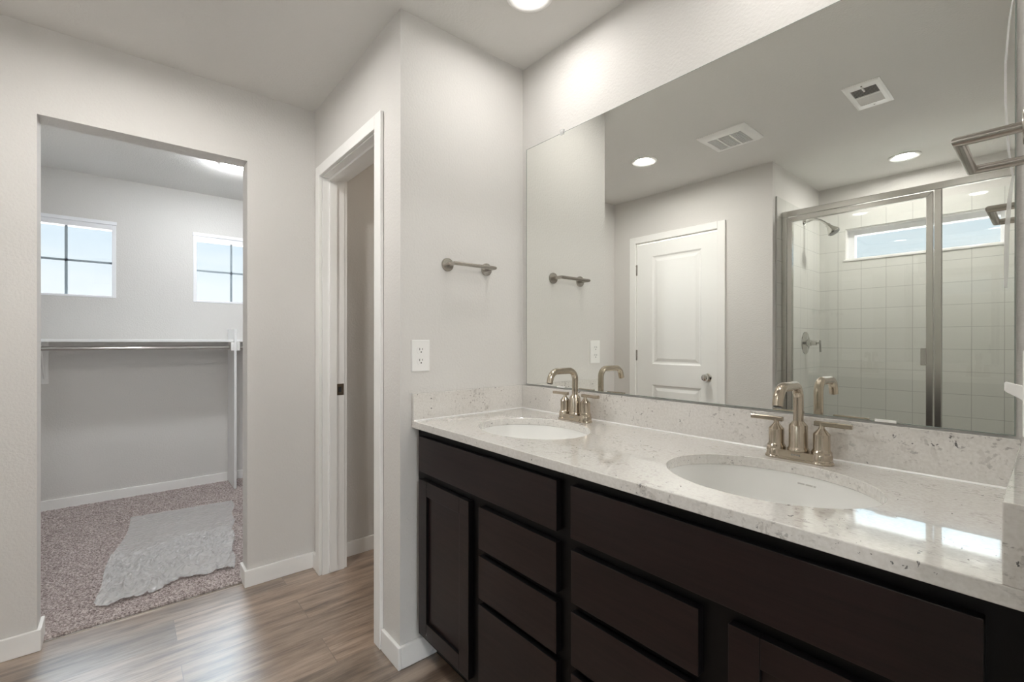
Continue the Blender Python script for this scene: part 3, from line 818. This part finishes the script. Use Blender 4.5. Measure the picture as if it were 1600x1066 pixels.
# ------------------------------------------------------------------ mirror
def mirror():
    x0, x1, z0, z1 = 0.033, 1.509, 1.0185, 2.068
    yf, yb = -0.0065, -0.0015
    mb = MB()
    mb.box(x0, x1, yf, yb, z0, z1, 0)
    mb.mi = [0 if i == 2 else 1 for i in range(6)]
    o = mb.build('vanity_mirror', [M['mirror'], M['mirror_edge']])
    e = 0.0022; ye = yf - 0.0003
    mb = MB().box(x0, x0 + e, ye, yf, z0, z1).box(x1 - e, x1, ye, yf, z0, z1).box(x0 + e, x1 - e, ye, yf, z0, z0 + e).box(x0 + e, x1 - e, ye, yf, z1 - e * .7, z1)
    mb.build('polished_edge', M['mirror_edge'], o, label='thin dark polished edge')
    tag(o, 'large frameless mirror on the wall above the vanity backsplash', 'mirror')
    for x in (0.252, 1.29):
        mb = MB().box(x - 0.009, x + 0.009, -0.010, -0.0068, z1 - 0.008, z1 + 0.014).box(x - 0.009, x + 0.009, -0.0068, -0.001, z1 + 0.0008, z1 + 0.014)
        mb.lathe([(0.0032, 0), (0.0032, -0.002)], (x, -0.010, z1 + 0.007), 'y', 12)
        mb.build('mirror_clip', M['translucent_white'], o, label='small clear plastic clip at the top edge')
    for x in (0.246, 1.302):
        MB().box(x - 0.02, x + 0.02, -0.0095, -0.0068, z0 + 0.0005, z0 + 0.006).build('mirror_clip', M['plastic'], o, label='short white clip at the bottom edge')
    # narrow translucent white streak on the glass at the right edge
    mb = MB()
    pts = [(1.5075, 1.935, 0.0012), (1.499, 1.86, 0.0016), (1.494, 1.78, 0.0018), (1.494, 1.70, 0.0018), (1.4985, 1.60, 0.0018), (1.5045, 1.545, 0.0018), (1.500, 1.50, 0.0032), (1.4965, 1.44, 0.0036), (1.4955, 1.37, 0.0034), (1.495, 1.32, 0.002)]
    mb.rings([[(x - w, -0.0074, z), (x + w, -0.0074, z), (x + w, -0.0068, z), (x - w, -0.0068, z)] for x, z, w in pts])
    mb.build('white_streak', M['translucent_white'], o, label='narrow translucent white streak at the right edge')
m, nt, out = new_mat('translucent_white')
tr = N(nt, 'ShaderNodeBsdfTransparent'); df = N(nt, 'ShaderNodeBsdfDiffuse'); df.inputs[0].default_value = (0.85, 0.85, 0.85, 1)
mxs = N(nt, 'ShaderNodeMixShader'); mxs.inputs[0].default_value = 0.30
nt.links.new(tr.outputs[0], mxs.inputs[1]); nt.links.new(df.outputs[0], mxs.inputs[2]); nt.links.new(mxs.outputs[0], out.inputs[0])
M['translucent_white'] = m
mirror()

# ------------------------------------------------------------------ hand towel bars
def towel_bar(xw, s, y1, y2, z, reach, label):
    t = thing('towel_bar', label, 'towel bar', (xw, (y1 + y2) / 2, z), 'short brushed nickel towel bars')
    xo = xw + s * reach; e = xw + s * 0.004
    MB().tube([(e, y1, z), (xo, y1, z), (xo, y2, z), (e, y2, z)], 0.0078, 22).build('bar', M['nickel_bar'], t, smooth=40)
    for y in (y1, y2):
        MB().lathe([(0.0265, 0.0005 * s), (0.0265, 0.006 * s), (0.0250, 0.0085 * s), (0.010, 0.009 * s)], (xw, y, z), 'x', 36).build('flange', M['nickel_bar'], t, smooth=35)
towel_bar(0.0, 1, -0.401, -0.208, 1.514, 0.058, 'short nickel towel bar on the stub wall above the outlet')
towel_bar(XR, -1, -0.380, -0.195, 1.523, 0.076, 'short nickel towel bar at the right edge, close to the camera')

# ------------------------------------------------------------------ outlet and switch
def plate(nm, x, s, yc, zc, parent):
    mb = MB(); hy, hz = 0.0385, 0.060
    rr = []
    for ins, h in ((0, 0.0004), (0, 0.003), (0.003, 0.006)):
        rr.append([(x + s * h, yc - hy + ins, zc - hz + ins), (x + s * h, yc + hy - ins, zc - hz + ins), (x + s * h, yc + hy - ins, zc + hz - ins), (x + s * h, yc - hy + ins, zc + hz - ins)])
    mb.rings(rr)
    return mb.build(nm, M['plastic'], parent)
def outlet():
    x, yc, zc = 0.0, -0.5205, 1.1545
    t = thing('outlet', 'white duplex outlet on the stub wall above the left end splash', 'outlet', (x, yc, zc))
    plate('cover_plate', x, 1, yc, zc, t)
    for dz in (0.0205, -0.0205):
        ring = []
        for k in range(28):
            a = 2 * PI * k / 28; ring.append((0.0172 * math.cos(a), max(-0.0130, min(0.0130, 0.0172 * math.sin(a)))))
        r = MB().rings([[(x + h, yc + q[0], zc + dz + q[1]) for q in ring] for h in (0.0058, 0.0072)]).build('receptacle', M['plastic'], t)
        mb = MB()
        mb.box(x + 0.0070, x + 0.0076, yc - 0.0075, yc - 0.0052, zc + dz + 0.0005, zc + dz + 0.0090)
        mb.box(x + 0.0070, x + 0.0076, yc + 0.0052, yc + 0.0072, zc + dz + 0.0015, zc + dz + 0.0085)
        mb.lathe([(0.0026, 0.0070), (0.0026, 0.0076)], (x, yc, zc + dz - 0.0065), 'x', 14)
        sub(mb, 'socket_slots', M['dark'], r)
    MB().lathe([(0.0028, 0.0058), (0.0024, 0.0068)], (x, yc, zc), 'x', 14).build('screw', M['plastic'], t)
outlet()
def switch():
    x, yc, zc = XR, -0.425, 1.140
    t = thing('light_switch', 'white toggle switch at the right edge of the picture, beside the mirror', 'light switch', (x, yc, zc))
    plate('cover_plate', x, -1, yc, zc, t)
    mb = MB()
    def sec(xx, z, h, w): return [(xx, yc - w, z - h), (xx, yc + w, z - h), (xx, yc + w, z + h), (xx, yc - w, z + h)]
    mb.rings([sec(x - 0.004, zc - 0.004, 0.011, 0.0055), sec(x - 0.009, zc - 0.001, 0.0095, 0.0052), sec(x - 0.0225, zc + 0.0055, 0.0072, 0.0046), sec(x - 0.0245, zc + 0.006, 0.0055, 0.0038)])
    mb.build('toggle', M['plastic'], t, bevel=0.001, label='white toggle lever flipped up')
switch()

# ------------------------------------------------------------------ ceiling fixtures
def downlight(x, y, label, mat, group='round recessed downlights', drop=0.0):
    t = thing('downlight', label, 'ceiling light', (x, y, H), group)
    MB().lathe([(0.086, -0.0003), (0.0855, -0.005), (0.079, -0.0085), (0.074, -0.0085), (0.057, -0.0028), (0.057, -0.0003)], (x, y, H), 'z', 48).build('trim_ring', M['plastic'], t, smooth=40)
    MB().lathe([(0.0566, -0.0010), (0.0566, -0.0030 - drop * 0.7), (0.052, -0.0034 - drop), (0.002, -0.0036 - drop)], (x, y, H), 'z', 40).build('lens', mat, t, smooth=60, label='glowing white lens')
downlight(0.360, -0.285, 'round downlight at the top edge of the picture, over the vanity', M['vanity_lamp'])
downlight(1.160, -0.285, 'round downlight over the vanity near the right wall, out of frame', M['vanity_lamp'])
downlight(-0.245, -1.336, 'round downlight reflected in the mirror above the panel door', M['lamp'])
downlight(0.921, -2.578, 'round downlight inside the shower, reflected in the mirror', M['shower_lamp'])
downlight(-0.52, 0.15, 'added dim downlight inside the toilet room, out of sight', M['toilet_fill_lamp'])
downlight(-2.150, -0.800, 'downlight in the closet ceiling, half hidden by the passage head', M['closet_lamp'], drop=0.022)
t = thing('added_dome_light', 'added frosted dome ceiling light in the unseen bedroom behind the camera', 'ceiling light', (3.1, -1.5, H))
MB().lathe([(0.20, -0.0004), (0.20, -0.03), (0.19, -0.032)], (3.1, -1.5, H), 'z', 40).build('canopy', M['nickel_bar'], t, smooth=40)
MB().lathe([(0.185, -0.033), (0.18, -0.06), (0.14, -0.095), (0.07, -0.112), (0.005, -0.116)], (3.1, -1.5, H), 'z', 40).build('dome', M['bedroom_fill_lamp'], t, smooth=60)

def fan():
    x0, x1, y0, y1 = 0.155, 0.440, -1.555, -1.280
    t = thing('exhaust_fan', 'white rectangular exhaust fan grille on the ceiling, reflected in the mirror', 'exhaust fan', ((x0 + x1) / 2, (y0 + y1) / 2, H))
    gx0, gx1, gy0, gy1 = x0 + 0.045, x1 - 0.045, y0 + 0.045, y1 - 0.055
    def rect(a, b, c, d, z): return [(a, c, z), (b, c, z), (b, d, z), (a, d, z)]
    mb = MB()
    mb.rings([rect(x0, x1, y0, y1, H - 0.0004), rect(x0, x1, y0, y1, H - 0.004), rect(x0 + 0.02, x1 - 0.02, y0 + 0.02, y1 - 0.02, H - 0.018), rect(gx0, gx1, gy0, gy1, H - 0.020), rect(gx0, gx1, gy0, gy1, H - 0.006)], False, False)
    mb.build('cover', M['plastic'], t, bevel=0.004, smooth=40)
    MB().box(gx0, gx1, gy0, gy1, H - 0.006, H - 0.0004).build('backing', M['dim'], t)
    mb = MB(); n = 22
    for k in range(1, n):
        x = gx0 + (gx1 - gx0) * k / n; mb.box(x - 0.0011, x + 0.0011, gy0, gy1, H - 0.019, H - 0.008)
    mb.build('grille', M['plastic'], t)
    mb = MB()
    for q in (0.30, 0.68):
        x = gx0 + (gx1 - gx0) * q; mb.box(x - 0.004, x + 0.004, gy0, gy1, H - 0.021, H - 0.008)
    mb.build('rib', M['plastic'], t)
fan()
def register():
    x0, x1, y0, y1 = 0.888, 1.037, -1.610, -1.298
    t = thing('air_register', 'small white ceiling air register with damper lever, reflected in the mirror', 'air vent', ((x0 + x1) / 2, (y0 + y1) / 2, H))
    gx0, gx1, gy0, gy1 = x0 + 0.024, x1 - 0.024, y0 + 0.055, y1 - 0.055
    def rect(a, b, c, d, z): return [(a, c, z), (b, c, z), (b, d, z), (a, d, z)]
    MB().rings([rect(x0, x1, y0, y1, H - 0.0004), rect(x0, x1, y0, y1, H - 0.003), rect(x0 + 0.01, x1 - 0.01, y0 + 0.01, y1 - 0.01, H - 0.007), rect(gx0, gx1, gy0, gy1, H - 0.007), rect(gx0, gx1, gy0, gy1, H - 0.001)], False, False).build('frame', M['plastic'], t)
    ym = (gy0 + gy1) / 2
    MB().box(gx0, gx1, gy0, gy1, H - 0.0016, H - 0.0004).build('backing', M['dim'], t)
    MB().box(gx0, gx1, ym - 0.004, ym + 0.004, H - 0.007, H - 0.0016).build('crossbar', M['plastic'], t)
    for a, b, s in ((gy0, ym - 0.004, 1), (ym + 0.004, gy1, -1)):
        mb = MB(); n = 7
        for k in range(n):
            y = a + (b - a) * (k + 0.5) / n; w = 0.0046
            p = [(gx0, y - w, H - 0.0045 - s * 0.0018), (gx1, y - w, H - 0.0045 - s * 0.0018), (gx1, y + w, H - 0.0045 + s * 0.0018), (gx0, y + w, H - 0.0045 + s * 0.0018)]
            mb.rings([p, [(q[0], q[1], q[2] - 0.0008) for q in p]])
        mb.build('louvers', M['plastic'], t)
    xm = (x0 + x1) / 2
    MB().box(xm - 0.003, xm + 0.003, gy1 - 0.03, gy1 + 0.012, H - 0.014, H - 0.007).build('damper_lever', M['plastic'], t)
    for y in (y0 + 0.03, y1 - 0.03): MB().lathe([(0.004, -0.007), (0.003, -0.0085)], (xm, y, H), 'z', 12).build('screw', M['nickel_bar'], t)
register()

# ------------------------------------------------------------------ closet fittings
YP0, YP1 = -0.709, -0.690
p = MB().box(XC + 0.0135, -2.713, YP0, YP1, 0.014, 1.308).build('divider_panel', M['shelf'], bevel=0.004)
tag(p, 'tall white divider panel standing on the closet carpet at the shelf', 'divider panel')
for y0, y1, s in ((YP0 - 0.022, YP0 - 0.0004, -1), (YP1 + 0.0004, YP1 + 0.022, 1)):
    MB().box(-2.80, -2.705, y0, y1, 1.132, 1.2).build('rod_socket', M['plastic'], p, bevel=0.004)
s1 = MB().box(XC + 0.001, -2.73, -2.695, YP0 - 0.001, 1.203, 1.223).build('closet_shelf', M['shelf'], bevel=0.002)
tag(s1, 'long white closet shelf left of the divider panel, under the windows', 'shelf')
s2 = MB().box(XC + 0.001, -2.73, YP1 + 0.001, 0.295, 1.203, 1.223).build('closet_shelf', M['shelf'], bevel=0.002)
tag(s2, 'short stretch of white closet shelf right of the divider panel', 'shelf')
r1 = MB().tube([(-2.765, -2.695, 1.160), (-2.765, YP0 - 0.0225, 1.160)], 0.0155, 24).build('closet_rod', M['chrome'], smooth=40)
tag(r1, 'polished metal hanging rod under the long closet shelf', 'closet rod')
r2 = MB().tube([(-2.765, YP1 + 0.0225, 1.160), (-2.765, 0.295, 1.160)], 0.0155, 24).build('closet_rod', M['chrome'], smooth=40)
tag(r2, 'end of metal hanging rod right of the divider panel', 'closet rod')
t = thing('shelf_bracket', 'white shelf bracket on the closet wall beside the passage jamb', 'shelf bracket', (XC, -1.812, 0.906))
MB().box(XC + 0.0005, XC + 0.006, -1.832, -1.794, 0.906, 1.2025).build('wall_leg', M['plastic'], t, bevel=0.001)
MB().tube([(XC + 0.008, -1.813, 0.945), (-2.755, -1.813, 1.185)], 0.008, 12).build('brace', M['plastic'], t, smooth=50)
MB().box(XC + 0.006, -2.735, -1.822, -1.804, 1.194, 1.2025).build('top_arm', M['plastic'], t)
MB().tube([(-2.755, -1.813, 1.190), (-2.735, -1.813, 1.165), (-2.745, -1.813, 1.142), (-2.765, -1.813, 1.137), (-2.785, -1.813, 1.145)], 0.005, 10).build('rod_hook', M['plastic'], t, smooth=50)

# clear plastic sheet on the carpet; added second layer whitens the front in place of window glare
def film():
    A, B, C, D = (-1.20, -1.50), (-1.215, -0.945), (-2.46, -1.345), (-2.40, -0.765)   # front-left, front-right, back-left, back-right
    nz = lambda a, b, c: noise.noise(Vector((a, b, c)))
    ridge = lambda a, b, c: max(0.0, 1 - abs(nz(a, b, c)) * 2.2)
    def point(u, v):
        x = (A[0] * (1 - u) + B[0] * u) * (1 - v) + (C[0] * (1 - u) + D[0] * u) * v
        y = (A[1] * (1 - u) + B[1] * u) * (1 - v) + (C[1] * (1 - u) + D[1] * u) * v
        e = (1 - v) ** 8
        x += e * (0.035 * math.sin(u * 6.5 + 0.6) + 0.014 * math.sin(u * 19) - 0.05 * (1 - u) ** 6 - 0.02 * u ** 5)
        y += 0.012 * math.sin(v * 9 + 1) * (1 - u) ** 4 + 0.008 * math.sin(v * 23) * u ** 4
        front = 0.18 + 0.82 * max(0.0, min(1.0, 1.75 - v * 2.6))
        z = 0.0185 + front * (0.009 * ridge(x * 5, y * 14, 0.3) ** 3 + 0.005 * ridge(x * 13 + 4, y * 34 + x * 6, 1.7) ** 2 + 0.007 * ridge(x * 26 + y * 9, y * 17, 5.1) ** 2 + 0.002 * nz(x * 55 - y * 20, y * 38, 8.3))
        return x, y, z
    vs = []; fs = []
    def layer(nu, nv, fn):
        k = len(vs)
        for j in range(nv):
            for i in range(nu): vs.append(fn(i / (nu - 1), j / (nv - 1)))
        for j in range(nv - 1):
            for i in range(nu - 1):
                a = k + j * nu + i; fs.append((a, a + 1, a + nu + 1, a + nu))
    layer(150, 320, point)
    def top(u, w):
        v = w * (0.47 + 0.10 * nz(u * 3.1, 2.2, 0.5) + 0.05 * nz(u * 9, 1.2, 4.5) + 0.10 * u)
        x, y, z = point(u, v)
        edge = 1 - w ** 10
        lift = 0.004 + edge * (0.013 * ridge(x * 6.5 + y * 5, y * 9 - x * 3, 3.3) ** 3 + 0.009 * ridge(x * 15 - y * 7, y * 15, 7.3) ** 3 + 0.005 * ridge(x * 36, y * 30 + x * 12, 9.9) ** 2)
        return x, y, z + lift * min(1.0, w * 9)
    layer(190, 260, top)
    me = bpy.data.meshes.new('plastic_sheet'); me.from_pydata(vs, [], fs); me.materials.append(M['film'])
    me.polygons.foreach_set('use_smooth', [True] * len(me.polygons))
    o = bpy.data.objects.new('plastic_sheet', me); COL.objects.link(o)
    tag(o, 'crinkled clear plastic sheet lying on the closet carpet', 'plastic sheet')
film()
